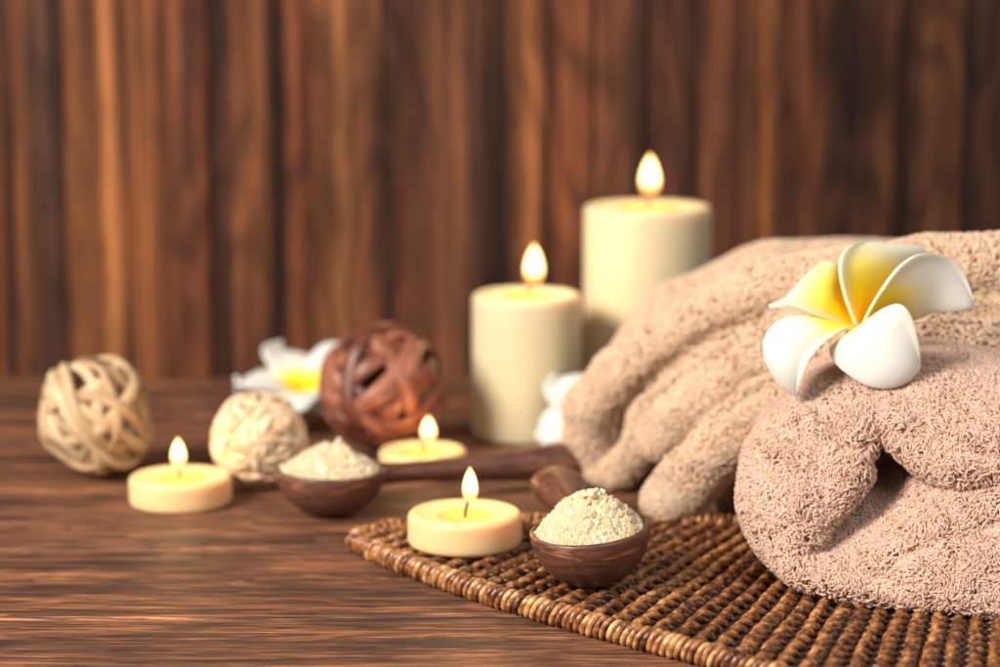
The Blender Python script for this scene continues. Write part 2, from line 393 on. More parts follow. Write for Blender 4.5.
# dark core sheet
idx = np.linspace(0, 399, 60).astype(int)
top = [(*FRONT[i], .0048) for i in idx]; bot = [(*BACK[i], .0048) for i in idx]
V = np.array(top + bot + [(x, y, .0012) for x, y, _ in top + bot]); n = len(idx)
core = MB()
core.add(V, [(i, i + 1, n + i + 1, n + i) for i in range(n - 1)] + [(2 * n + i, 3 * n + i, 3 * n + i + 1, 2 * n + i + 1) for i in range(n - 1)])
core.build('mat_core', M_CORE, mat, smooth=False, xf=lambda v: v - mloc)
Lf = np.concatenate([[0], np.cumsum(np.linalg.norm(np.diff(FRONT, axis=0), axis=1))])
def front_at(s):
    return np.array([np.interp(s, Lf, FRONT[:, 0]), np.interp(s, Lf, FRONT[:, 1])])
backx = BACK[:, 0]; order = np.argsort(backx)
def back_y(x): return np.interp(x, backx[order], BACK[order, 1])
s = .006; k = 0
while s < Lf[-1] + .12:
    if s <= Lf[-1]: p = front_at(s)
    else: p = FRONT[-1] + (FRONT[-1] - FRONT[-2]) / np.linalg.norm(FRONT[-1] - FRONT[-2]) * (s - Lf[-1])
    ang = math.radians(np.interp(p[0], [-.07, .0, .06, .13, .2], [50, 58, 66, 74, 80]))
    d = np.array([math.cos(ang), math.sin(ang)])
    L = 0
    while p[1] + d[1] * L < back_y(p[0] + d[0] * L) - .002 and L < .30: L += .002
    if L > .006:
        nn = max(6, int(L / .0014)); t = np.linspace(.001, L, nn)
        nrm = np.array([-d[1], d[0]])
        ph0 = random.uniform(0, 6.28); pitch = .0185 * random.uniform(.95, 1.05)
        wob = .0005 * np.sin(t * 90 + ph0)
        for st_ in (0, 1):
            ph = t / pitch * 2 * PI + ph0 + PI * st_
            lat = .0017 * np.cos(ph) + wob; h = .0052 + .0021 * np.sin(ph)
            P = np.stack([p[0] + d[0] * t + nrm[0] * lat, p[1] + d[1] * t + nrm[1] * lat, h], 1)
            weave.tube(P, .00180 * (1 + .12 * np.sin(t * 400 + ph0)), 6)
        # cross stakes peeping out between the ribs as small nubs
        for t0 in np.arange(.008, L, pitch / 2):
            q = p + d * t0
            e = np.array([math.cos(ang - 1.45), math.sin(ang - 1.45)])
            P = np.array([[*(q - e * .0052), 0.0046], [*(q - e * .002), .0060], [*(q + e * .002), .0060], [*(q + e * .0052), .0046]])
            nubs.tube(P, [.0008, .0013, .0013, .0008], 6)
    s += .0110; k += 1
weave.build('weave', M_RIB, mat, xf=lambda v: v - mloc)
nubs.build('stakes', M_NUB, mat, xf=lambda v: v - mloc)
rim = MB()
def wraps(curve, pitch, rr, hh):
    L = np.concatenate([[0], np.cumsum(np.linalg.norm(np.diff(curve, axis=0), axis=1))])
    s = 0.0; i = 0
    while s < L[-1]:
        p = np.array([np.interp(s, L, curve[:, 0]), np.interp(s, L, curve[:, 1])])
        q = np.array([np.interp(s + .002, L, curve[:, 0]), np.interp(s + .002, L, curve[:, 1])])
        if np.linalg.norm(q - p) < 1e-6: break
        d = (q - p) / np.linalg.norm(q - p); nrm = np.array([-d[1], d[0]])
        a = np.linspace(0, 2 * PI, 16, endpoint=False)
        grow = min(1, .55 + s / .05)
        slant = .0016 + random.uniform(-.0004, .0004)
        jr = random.uniform(.92, 1.08)
        off = nrm[None] * (rr * jr * grow * np.cos(a))[:, None] + d[None] * (slant * np.sin(a))[:, None]
        P = np.stack([p[0] + off[:, 0], p[1] + off[:, 1], .0052 + hh * jr * grow * np.sin(a) - .0004], 1)
        P[:, 2] = np.maximum(P[:, 2], .0016)
        rim.tube(P, .00152 * random.uniform(.85, 1.1), 8, closed=True)
        s += pitch * random.uniform(.9, 1.1); i += 1
wraps(FRONT, .0037, .0036, .0042)
wraps(BACK, .0036, .0034, .0038)
rim.build('rim_binding', M_WRAP, mat, xf=lambda v: v - mloc)

# ------------------------------------------------------------------ surface nets for the towels
def surface_nets(Fv, org, h):
    s = Fv < 0
    nx, ny, nz = Fv.shape
    acc = np.zeros((nx - 1, ny - 1, nz - 1, 3)); cnt = np.zeros((nx - 1, ny - 1, nz - 1))
    cell = lambda A, o: A[o[0]:nx - 1 + o[0], o[1]:ny - 1 + o[1], o[2]:nz - 1 + o[2]]
    for ax in range(3):
        for u in (0, 1):
            for v in (0, 1):
                o = [0, 0, 0]; other = [k for k in range(3) if k != ax]; o[other[0]] = u; o[other[1]] = v
                o2 = list(o); o2[ax] = 1
                a, b = cell(Fv, o), cell(Fv, o2)
                m = (a < 0) != (b < 0)
                t = np.where(m, a / np.where(m, a - b, 1), 0)
                pos = np.zeros(a.shape + (3,)); 
                for k in range(3): pos[..., k] = o[k]
                pos[..., ax] = t
                acc += pos * m[..., None]; cnt += m
    act = cnt > 0
    ids = -np.ones(act.shape, int); ids[act] = np.arange(act.sum())
    base = np.argwhere(act)
    V = (base + acc[act] / cnt[act][:, None]) * h + org
    Q = []
    for ax in range(3):
        o = [0, 0, 0]; o[ax] = 1
        a = s[:nx - o[0], :ny - o[1], :nz - o[2]]; b = s[o[0]:, o[1]:, o[2]:]
        m = a != b
        e = np.argwhere(m); sgn = a[m]
        k1, k2 = [k for k in range(3) if k != ax]
        ok = (e[:, k1] > 0) & (e[:, k2] > 0) & (e[:, k1] < ids.shape[k1]) & (e[:, k2] < ids.shape[k2]) & (e[:, ax] < ids.shape[ax])
        e = e[ok]; sgn = sgn[ok]
        def g(d1, d2):
            f = e.copy(); f[:, k1] -= d1; f[:, k2] -= d2
            return ids[f[:, 0], f[:, 1], f[:, 2]]
        q = np.stack([g(1, 1), g(0, 1), g(0, 0), g(1, 0)], 1)
        flip = sgn if ax != 1 else ~sgn
        q[~flip] = q[~flip][:, ::-1]
        Q.append(q)
    return V, np.vstack(Q)
def smin(a, b, k):
    h = np.clip(.5 + .5 * (b - a) / k, 0, 1); return b * (1 - h) + a * h - k * h * (1 - h)
def smax(a, b, k): return -smin(-a, -b, k)
def cone_chain(P, pts, k=0.0):
    """distance to a chain of round cones; pts rows x,y,z,r"""
    d = np.full(P.shape[:-1], 9.0)
    pts = np.asarray(pts, float)
    for a, b in zip(pts[:-1], pts[1:]):
        ab = b[:3] - a[:3]; t = np.clip(((P - a[:3]) @ ab) / (ab @ ab), 0, 1)
        dd = np.linalg.norm(P - (a[:3] + t[..., None] * ab), axis=-1) - (a[3] + t * (b[3] - a[3]))
        d = np.minimum(d, dd) if k == 0 else smin(d, dd, k)
    return d
def grid(lo, hi, h):
    ax = [np.arange(a, b, h) for a, b in zip(lo, hi)]
    return np.stack(np.meshgrid(*ax, indexing='ij'), -1)
def px_chain(rows):
    """rows (px, py, y, radius m) -> x,y,z,r"""
    return [(*at(a, b, c), r) for a, b, c, r in rows]

def tufts(V, Q, n, L, R, keep=None, clump=120., seed=1, short=None):
    """terry loops: small hooked tubes all over the surface"""
    g = np.random.default_rng(seed)
    A, B, C, D = V[Q[:, 0]], V[Q[:, 1]], V[Q[:, 2]], V[Q[:, 3]]
    N = np.cross(C - A, D - B); area = np.linalg.norm(N, axis=1) / 2; N /= (2 * area + 1e-12)[:, None]
    w = area.copy()
    ctr = (A + B + C + D) / 4
    if keep is not None: w *= keep(ctr, N)
    f = g.choice(len(Q), n, p=w / w.sum())
    # smooth normals per vertex
    VN = np.zeros_like(V)
    for k in range(4): np.add.at(VN, Q[:, k], N * area[:, None])
    VN /= np.linalg.norm(VN, axis=1)[:, None] + 1e-12
    u, v = g.random(n)[:, None], g.random(n)[:, None]
    bil = lambda a, b, c, d: (a * (1 - u) + b * u) * (1 - v) + (d * (1 - u) + c * u) * v
    P = bil(A[f], B[f], C[f], D[f]); Nn = bil(*(VN[Q[f, k]] for k in range(4)))
    Nn /= np.linalg.norm(Nn, axis=1)[:, None] + 1e-12
    field = np.stack([vnoise(P, clump, 3.1), vnoise(P, clump, 17.7), vnoise(P, clump, 29.3) - .25], 1)
    f2 = np.stack([vnoise(P, clump * 3.2, 43.1), vnoise(P, clump * 3.2, 51.7), vnoise(P, clump * 3.2, 63.3)], 1)
    T = field * 1.3 + f2 * .55 + g.normal(0, .17, (n, 3))
    T -= Nn * (T * Nn).sum(1)[:, None]; T /= np.linalg.norm(T, axis=1)[:, None] + 1e-9
    S = np.cross(Nn, T)
    l = L * g.uniform(.65, 1.25, n)[:, None] * (1 + .35 * vnoise(P, clump * .6, 5))[:, None]
    r = R * g.uniform(.75, 1.25, n)
    if short is not None: l = l * short(P)[:, None]
    tw = g.normal(0, .35, n)[:, None]
    path = []
    for a_, b_, c_ in ((-.12, 0, 0), (.38, .10, .1), (.78, .34, .25), (.96, .66, .0), (.80, .92, -.2)):
        path.append(P + Nn * l * a_ + T * l * b_ + S * l * c_ * tw * 3)
    path = np.stack(path, 1)                          # n,5,3
    tan = np.gradient(path, axis=1); tan /= np.linalg.norm(tan, axis=2)[..., None] + 1e-12
    Bn = np.cross(tan, S[:, None]); Bn /= np.linalg.norm(Bn, axis=2)[..., None] + 1e-12
    S2 = np.cross(Bn, tan)
    rr = r[:, None] * np.array([.9, 1., 1.15, 1.15, .6])[None]
    rings = []
    for k in range(3):
        a = 2 * PI * k / 3
        rings.append(path + rr[..., None] * (math.cos(a) * S2 + math.sin(a) * Bn))
    W = np.stack(rings, 2).reshape(n, 15, 3)
    q = []
    for i in range(4):
        for k in range(3): q.append((i * 3 + k, i * 3 + (k + 1) % 3, (i + 1) * 3 + (k + 1) % 3, (i + 1) * 3 + k))
    q = np.array(q)
    FQ = (q[None] + (np.arange(n) * 15)[:, None, None]).reshape(-1, 4)
    return W.reshape(-1, 3), FQ

# ---- front towel roll
def seg_dist(U, Vv, pts, closed=False):
    pts = np.asarray(pts, float)
    if closed: pts = np.vstack([pts, pts[:1]])
    d = np.full(U.shape, 1e9)
    for a, b in zip(pts[:-1], pts[1:]):
        ab = b - a; t = np.clip(((U - a[0]) * ab[0] + (Vv - a[1]) * ab[1]) / (ab @ ab + 1e-9), 0, 1)
        d = np.minimum(d, np.hypot(U - a[0] - t * ab[0], Vv - a[1] - t * ab[1]))
    return d
def inside(U, Vv, pts):
    pts = np.asarray(pts, float); c = np.zeros(U.shape, bool)
    for a, b in zip(pts, np.roll(pts, -1, 0)):
        c ^= ((a[1] > Vv) != (b[1] > Vv)) & (U < (b[0] - a[0]) * (Vv - a[1]) / (b[1] - a[1] + 1e-12) + a[0])
    return c
def front_towel():
    h = .0017
    P = grid((.085, .91, .0), (.36, 1.22, .125), h)
    x, y, z = P[..., 0], P[..., 1], P[..., 2]
    nz1 = vnoise(P, 28, 0); nz2 = vnoise(P, 62, 8)
    X2, Z2 = x[:, 0, :], z[:, 0, :]
    Y2 = .975 - (X2 - .18) * .30 + (Z2 - .05) * .74          # mean plane of the near end of the roll
    # where that plane point shows on the end face, in the units of the outline drawing below
    yy = Y2; zz = Z2 - CAMZ
    fw = yy * math.cos(TH) - zz * math.sin(TH); upv = yy * math.sin(TH) + zz * math.cos(TH)
    U = 500 + F * X2 / fw; Vv = 333.5 - F * upv / fw
    sm = lambda t: np.clip(t, 0, 1) ** 2 * (3 - 2 * np.clip(t, 0, 1))
    # outline of the roll's end
    OUT = [(1500, 405), (1100, 396), (1000, 386), (920, 370), (850, 376), (800, 393), (766, 425), (746, 465), (740, 505), (752, 545), (785, 581), (840, 608), (900, 624), (960, 632), (1100, 634), (1500, 620), (1500, 405)]
    OUT = spline(OUT, 160)
    so = np.where(inside(U, Vv, OUT), -1, 1) * seg_dist(U, Vv, OUT, True)
    # the hollow of the spiral and the slit running on from it
    REC = spline([(881, 436), (902, 452), (926, 474), (953, 494), (926, 514), (893, 543), (856, 562), (822, 564), (830, 532), (854, 504), (870, 480), (874, 455), (881, 436)], 90)
    sr = np.where(inside(U, Vv, REC), 1, -1) * seg_dist(U, Vv, REC, True)
    SL = [(880, 470), (905, 478), (935, 495), (965, 495), (1000, 490), (1060, 488), (1200, 492), (1500, 500)]
    ds = seg_dist(U, Vv, SL)
    grow = np.clip(((U - 820) - (Vv - 556) * .9) / 130, .0, 1.0)          # shallow at the lower left, deep at the upper right
    rec = (.009 + .040 * grow) * (1 - np.exp(-np.clip(sr, 0, 99) / 7.0))
    right = np.clip((U - 925) / 15, 0, 1)
    slit = .042 * np.exp(-(ds / 5.0) ** 2) * right
    hole = .045 * np.exp(-(seg_dist(U, Vv, [(876, 467), (884, 466), (892, 470)]) / 6) ** 2) + .035 * np.exp(-(seg_dist(U, Vv, [(912, 482), (937, 494)]) / 4.5) ** 2)
    dg = np.minimum(np.where(sr > 0, 0, -sr), ds + (1 - right) * 60)
    lobe_in = .012 * (1 - np.sqrt(1 - (1 - np.clip(dg / 34, 0, 1)) ** 2))
    lobe_out = .034 * (1 - np.sqrt(1 - (1 - np.clip(-so / 62, 0, 1)) ** 2))
    lobe_out = lobe_out * (1 - .5 * np.clip((Vv - 540) / 50, 0, 1))
    f = Y2 + rec + slit + hole + lobe_in + lobe_out
    for pts, dep, wd in (([(893, 384), (884, 410), (880, 436)], .0014, 9), ([(905, 395), (925, 430), (955, 452), (1010, 462)], .0030, 9),
                         ([(880, 585), (915, 556), (950, 540), (1010, 530)], .0030, 9), ([(800, 440), (822, 470), (826, 505)], .0026, 12),
                         ([(812, 556), (848, 572), (900, 590)], .0022, 10), ([(960, 400), (985, 425), (1040, 440)], .0025, 9), ([(800, 395), (830, 415), (850, 450)], .0028, 9)):
        f = f + dep * np.exp(-(seg_dist(U, Vv, pts) / wd) ** 2)
    f = f[:, None, :] + .0030 * nz1 + .0014 * nz2
    # body behind the end: the outline swept back, drifting right
    xs = x - (y - 1.0) * .20
    ix = np.clip((xs - P[0, 0, 0, 0]) / h, 0, x.shape[0] - 1.001); i0 = ix.astype(int); fr = ix - i0
    kz = np.broadcast_to(np.arange(x.shape[2])[None, None, :], x.shape)
    SO = so / 2300.0
    d2 = SO[i0, kz] * (1 - fr) + SO[i0 + 1, kz] * fr
    d = smax(d2 + .0018 * nz1 + .001 * nz2 + .0012 * np.sin(xs * 95 + z * 120), (f - y) * .55, .004)
    d = smax(d, MATZ + .001 - z, .004)
    d = np.maximum(d, np.maximum(x - .355, y - 1.20))
    d[0] = d[-1] = 1; d[:, 0] = d[:, -1] = 1; d[:, :, 0] = d[:, :, -1] = 1
    V, Qf = surface_nets(d, P[0, 0, 0], h)
    keep = lambda c, n: np.where((n[:, 1] < .55) & (n[:, 2] > -.9) & (c[:, 1] < 1.10) & (c[:, 0] < .30), 1., .12)
    W, FQ = tufts(V, Qf, 170000, .0031, .00044, keep, 75, 3)
    o = mesh_obj('terry_towel', np.vstack([V, W]), np.vstack([Qf, FQ + len(V)]), M_TOWEL,
                 label='rolled beige terry towel with its open spiral end showing, nearest on the mat', cat='towel', group='beige terry towels')
    return o
front_towel()

# ---- back towel: a folded stack whose folds run down to the left
def back_towel():
    h = .0019
    P = grid((.01, 1.03, .0), (.40, 1.40, .158), h)
    x, y, z = P[..., 0], P[..., 1], P[..., 2]
    nz1 = vnoise(P, 24, 4); nz2 = vnoise(P, 55, 12)
    # heap under the top sheet
    B = [(.060, 1.262, .022, .018), (.084, 1.258, .036, .032), (.112, 1.256, .054, .046), (.150, 1.252, .060, .058), (.190, 1.25, .060, .060), (.40, 1.24, .062, .062)]
    d = cone_chain(P, B, .01)
    B2 = [(.088, 1.228, .026, .020), (.13, 1.212, .048, .032), (.20, 1.190, .060, .040), (.42, 1.18, .062, .042)]
    d = smin(d, cone_chain(P, B2, .01), .012)
    T1 = px_chain([(600, 466, 1.206, .0085), (587, 440, 1.206, .0100), (589, 408, 1.203, .0108), (618, 374, 1.196, .0112), (662, 344, 1.182, .0122), (705, 318, 1.166, .0130), (770, 290, 1.140, .0138), (850, 280, 1.120, .0145), (930, 271, 1.106, .0150), (1010, 270, 1.103, .0152), (1200, 272, 1.11, .016)])
    t1 = cone_chain(P, T1, .003)
    T1b = px_chain([(600, 466, 1.206, .0085), (617, 472, 1.200, .0078), (634, 456, 1.194, .0070), (646, 420, 1.186, .0072), (672, 386, 1.176, .0088), (710, 358, 1.160, .0098), (775, 324, 1.132, .0100), (850, 312, 1.108, .0100), (930, 309, 1.094, .0102), (1010, 309, 1.092, .0102), (1200, 312, 1.10, .0105)])
    t1b = cone_chain(P, T1b, .003)
    T2 = px_chain([(656, 441, 1.146, .0092), (684, 417, 1.142, .0108), (722, 388, 1.133, .0118), (765, 358, 1.119, .0120), (810, 342, 1.105, .0115), (930, 344, 1.084, .0108), (1010, 344, 1.082, .0108), (1200, 347, 1.09, .011)])
    t2 = cone_chain(P, T2, .003)
    T3 = px_chain([(667, 502, 1.116, .0112), (693, 475, 1.114, .0128), (724, 442, 1.110, .0140), (764, 408, 1.106, .0140), (815, 382, 1.092, .014), (930, 372, 1.08, .012), (1200, 375, 1.09, .012)])
    t3 = cone_chain(P, T3, .003)
    T4 = px_chain([(742, 490, 1.150, .014), (800, 455, 1.135, .018), (900, 420, 1.125, .024), (1200, 420, 1.125, .024)])
    t4 = cone_chain(P, T4, .003)
    k = .0015
    s = smin(smin(t1, t1b, k), smin(t2, t3, k), k); s = smin(s, t4, .006)
    # hollow of the loop at the left end
    hol = cone_chain(P, px_chain([(617, 434, 1.196, .0075), (628, 410, 1.196, .0090), (644, 388, 1.196, .0065)]))
    d = smin(d, s, .003)
    d = smax(d, -hol, .003)
    CR = [px_chain(c) for c in ([(636, 394, 1.182, .0070), (667, 369, 1.166, .0076), (706, 342, 1.148, .0074), (775, 309, 1.118, .0070), (850, 297, 1.096, .0064), (930, 291, 1.084, .0060), (1200, 291, 1.084, .0060)],
               [(634, 436, 1.166, .0055), (655, 416, 1.158, .0074), (684, 397, 1.152, .0076), (722, 370, 1.138, .0072), (765, 344, 1.120, .0068), (810, 332, 1.100, .0064), (850, 328, 1.085, .0060), (930, 327, 1.072, .0056), (1200, 329, 1.075, .0056)],
               [(640, 478, 1.140, .0075), (660, 466, 1.125, .0078), (690, 440, 1.116, .0074), (724, 412, 1.108, .0070), (765, 382, 1.098, .0066), (850, 362, 1.080, .0052), (1200, 364, 1.076, .0050)])]
    for cr in CR: d = smax(d, -cone_chain(P, cr), .0025)
    d = d + .0014 * nz1 + .0006 * nz2
    d = smax(d, .0035 - z, .004)
    # keep clear of the near roll
    d = np.maximum(d, np.maximum(x - .395, -(1e-9 + z)))
    d[0] = d[-1] = 1; d[:, 0] = d[:, -1] = 1; d[:, :, 0] = d[:, :, -1] = 1
    V, Qf = surface_nets(d, P[0, 0, 0], h)
    e2, e3 = at(652, 443, 1.138), at(663, 504, 1.107)
    def keep(c, n):
        w = np.where((n[:, 1] < .7) & (n[:, 2] > -.9) & (c[:, 0] < .31), 1., .15)
        w = np.where((c[:, 2] < .09) & (c[:, 0] > .19) , .15 * w, w)
        far = np.where(c[:, 1] > 1.2, .75, 1.)
        hem = np.minimum(np.linalg.norm(c - e2, axis=1) / .017, np.linalg.norm(c - e3, axis=1) / .018)
        pk = np.linalg.norm(c - at(626, 412, 1.20), axis=1)
        for cr in CR: w = w * np.where(cone_chain(c, cr) < .0010, .4, 1)
        return w * far * np.where(hem < .8, .55, 1) * np.where(pk < .015, .25, 1)
    def short(c):
        hem = np.minimum(np.linalg.norm(c - e2, axis=1) / .016, np.linalg.norm(c - e3, axis=1) / .017)
        return np.clip((hem - .55) / .5, .22, 1)
    W, FQ = tufts(V, Qf, 170000, .0027, .00050, keep, 75, 5, short)
    mesh_obj('terry_towel', np.vstack([V, W]), np.vstack([Qf, FQ + len(V)]), M_TOWELB,
             label='folded beige terry towel with stacked folds sloping down behind the rolled one', cat='towel', group='beige terry towels')
back_towel()

# ------------------------------------------------------------------ candles
def candle(name, base, R, H, flame_h, flame_w, mat_wax, label, cat, group, dish=.002, lean=0.0, wick_h=.006, flame_dx=0.0, glow=.030):
    root = empty(name, base, label, cat, group)
    b = MB(); e = min(.0035, H * .18)
    prof = [(0, 0), (R - e * .8, 0)]
    for a in np.linspace(0, PI / 2, 6)[0:]: prof.append((R - e + e * math.sin(a), e - e * math.cos(a)))
    prof += [(R * 1.003, H * .35), (R * 1.002, H * .7)]
    for a in np.linspace(0, PI / 2, 7): prof.append((R - e + e * math.cos(a), H - e + e * math.sin(a)))
    for u in np.linspace(.9, 0, 12): prof.append(((R - e) * u, H - dish * (1 - u ** 2) ** 1.2 * 1.2 ))
    b.lathe(prof, 72)
    o = b.build('wax_body', mat_wax, root)
    mp = MB(); rp = (R - e) * .62; ring = np.linspace(0, 1, 8)
    mp.lathe([(rp * u, H - dish * (1 - (u * .62) ** 2) ** 1.2 * 1.2 + .0004 - .0006 * u ** 4) for u in ring][::-1], 48)
    mp.build('melt_pool', M_POOL, root)
    w = MB(); t = np.linspace(0, 1, 8)
    pts = np.stack([lean * t ** 2, 0 * t, H - dish - .0015 + (wick_h + dish * .6) * t], 1)
    w.tube(pts, .0007, 6); w.build('wick', M_WICK, root)
    f = MB(); u = np.linspace(0, 1, 22)
    prof_r = flame_w * .41 * (u ** .55 * (1 - u) ** .85) / .391
    prof_r[0] = prof_r[-1] = .0001
    zz = u * flame_h
    f.lathe(np.stack([prof_r, zz], 1), 24)
    fo = f.build('flame', M_FLAME, root)
    fo.location = (lean + flame_dx, 0, H - dish + wick_h * .72)
    l = bpy.data.lights.new('flame_light', 'POINT'); l.energy = glow; l.color = (1, .62, .28); l.shadow_soft_size = .004
    lo = bpy.data.objects.new('flame_light', l); COL.objects.link(lo); lo.parent = root
    lo.location = (lean + flame_dx, 0, H - dish + wick_h * .72 + flame_h * .55)
    return root
def base_at(px, py, z=0): return on(px, py, z)
t_of = lambda p: p[1] * math.cos(TH) + (CAMZ - p[2]) * math.sin(TH)
PC = 'lit ivory pillar candles'; TC = 'lit pale yellow tealights'
p = base_at(527, 440); p = on(527, 443)
p = np.array([at(527, 290, 1.335)[0], 1.335, 0]); Hs = at(527, 293, 1.335)[2]
candle('pillar_candle', p, 54 * t_of(p) / F, Hs, .0265, .0145, M_PILLAR, 'shorter lit ivory pillar candle, between the tall one and the brown wicker ball', 'candle', PC, dish=.002, lean=.003, flame_dx=.001, glow=.085)
p = np.array([at(648, 205, 1.395)[0], 1.395, 0]); Ht = at(648, 205, 1.395)[2]
candle('pillar_candle', p, 63 * t_of(p) / F, Ht, .0285, .0155, M_PILLAR, 'tall lit ivory pillar candle rising behind the folded towel', 'candle', PC, dish=.002, lean=.001, glow=.095)
p = on(465, 544, MATZ)
candle('tealight', p, 57 * t_of(p) / F, .0158, .0185, .0088, M_TEA, 'lit pale yellow tealight standing on the edge of the woven mat', 'candle', TC, dish=.0028, lean=.0016, wick_h=.0072, flame_dx=.0008)
p = on(181, 503, 0)
candle('tealight', p, 51 * t_of(p) / F, .0148, .0178, .0098, M_TEA, 'lit pale yellow tealight between the pale vine ball and the cream ball', 'candle', TC, dish=.0025, lean=-.0008, wick_h=.006)
p = on(423, 474, 0)
candle('tealight', p, 43.5 * t_of(p) / F, .0140, .0165, .0102, M_TEA, 'lit pale yellow tealight behind the handle of the far spoon', 'candle', TC, dish=.0025, lean=.001, wick_h=.006, flame_dx=.002)

# ------------------------------------------------------------------ spoons with salt
def spoon(base, R, H, hdir, hlen, label, tiltx, tilty, end_w, drop, heap_h, salt_label, seed, group_s, group_h, cap0=.86):
    root = empty('wooden_spoon', base, label, 'spoon', group_s)
    R3 = Matrix.Rotation(tiltx, 3, 'X') @ Matrix.Rotation(tilty, 3, 'Y')
    R3 = np.array(R3)
    b = MB(); prof = []
    for a in np.linspace(0, 1, 18):
        th = a * PI / 2
        prof.append((R * math.sin(th) ** .88, H - H * math.cos(th) ** 1.05))
    prof[0] = (0.0001, 0)
    prof += [(R - .0002, H + .0008), (R - .0012, H + .0014), (R - .0024, H + .0008)]
    for a in np.linspace(1, 0, 10):
        th = a * PI / 2
        prof.append(((R - .003) * math.sin(th) ** .9 + .00005, H - (H - .004) * math.cos(th)))
    b.lathe(prof, 64)
    wob = lambda v: v @ R3.T
    b.build('bowl', M_SPOON, root, xf=wob)
    # handle: narrow neck, widening to a rounded paddle end that rests low
    hd = np.array([math.cos(hdir), math.sin(hdir), 0]); side = np.array([-hd[1], hd[0], 0])
    hm = MB(); n = 44
    u = np.linspace(0, 1, n) ** .7; u = 1 - (1 - np.linspace(0, 1, n)) ** 1.5
    cz = (H - .0045) + (drop - (H - .0045)) * u ** 1.15
    pts = hd[None] * (R * .86 + u * hlen)[:, None] + np.array([0, 0, 1])[None] * cz[:, None]
    wid = np.interp(u, [0, .12, .35, .7, .88, 1], [.0085, .0058, .0062, end_w * .42, end_w * .5, end_w * .44])
    thk = np.interp(u, [0, .12, .35, .7, .88, 1], [.0060, .0050, .0058, .0088, .0104, .0094])
    cap = np.sqrt(np.clip(1 - ((u - cap0) / (1 - cap0)).clip(0, 1) ** 2, .0004, 1))
    wid *= cap; thk *= cap
    a = np.arange(20) / 20 * 2 * PI
    V = pts[:, None] + wid[:, None, None] * np.cos(a)[None, :, None] * side + thk[:, None, None] * np.sin(a)[None, :, None] * np.array([0, 0, 1])
    fs = [(i * 20 + k, i * 20 + (k + 1) % 20, (i + 1) * 20 + (k + 1) % 20, (i + 1) * 20 + k) for i in range(n - 1) for k in range(20)]
    fs += [tuple(range(20)), tuple((n - 1) * 20 + k for k in range(20))[::-1]]
    hm.add(V.reshape(-1, 3), fs)
    hm.build('handle', M_SPOON, root)
    # salt
    g = np.random.default_rng(seed)
    sm = MB(); Rs = R - .0035
    def height(r, th):
        q = r / Rs
        return H - .001 + heap_h * (1 - q ** 1.9) * (.80 + .16 * math.sin(th * 2 + 1 + seed) + .12 * math.sin(th * 3 + seed)) 
    seg, rn = 40, 14; V = []
    for i in range(rn + 1):
        for k in range(seg):
            th = k / seg * 2 * PI; r = Rs * i / rn
            V.append((r * math.cos(th), r * math.sin(th), height(r, th) - .0016))
    sm.add(V, [(i * seg + k, (i + 1) * seg + k, (i + 1) * seg + (k + 1) % seg, i * seg + (k + 1) % seg) for i in range(rn) for k in range(seg)])
    for i in range(3800):
        th = g.random() * 2 * PI; r = Rs * math.sqrt(g.random()) * 1.02
        sz = g.choice([.00050, .00075, .0010, .0014], p=[.22, .36, .30, .12])
        c = np.array([r * math.cos(th), r * math.sin(th), height(min(r, Rs), th) + g.normal(0, .0005) - .0003])
        if r > Rs * .93: c[2] += .0006
        q = Quaternion(g.normal(size=4)).normalized().to_matrix()
        sm.box(c, sz * g.uniform(.6, 1.15, 3), np.array(q))
    pk = np.array([.0035, 0, height(.0035, 0)])
    for i in range(12):
        q = Quaternion(g.normal(size=4)).normalized().to_matrix()
        sm.box(pk + g.normal(0, .0016, 3) + np.array([0, 0, .0008]), .0012 * g.uniform(.6, 1.2, 3), np.array(q))
    sm.v[0][:, 2] -= .0
    so = sm.build('bath_salt', M_SALT, None, smooth=False, xf=lambda v: v @ R3.T, label=salt_label, cat='salt', kind='stuff', group=group_h)
    so.location = [float(c) for c in base]
    return root
p = on(595, 583, MATZ)
spoon(p, 60 * t_of(p) / F, .0245, math.radians(97), .108, 'small dark wooden spoon on the woven mat, bowl towards the viewer and heaped with salt', 0.06, -.10, .031, .0165, .0165,
      'cream coarse salt heaped in the nearest spoon on the mat', 1, 'wooden spoons', 'heaps of salt', .70)
p = on(330, 514, 0)
q = on(585, 462, .013); hd = math.atan2(q[1] - p[1], q[0] - p[0])
spoon(p, 55 * t_of(p) / F, .0225, hd, float(np.linalg.norm((q - p)[:2])) - .022, 'dark wooden spoon lying on the bare table, its long handle reaching towards the towel', 0.0, 0.02, .022, .0135, .013,
      'cream coarse salt heaped in the far spoon beside the cream ball', 2, 'wooden spoons', 'heaps of salt')

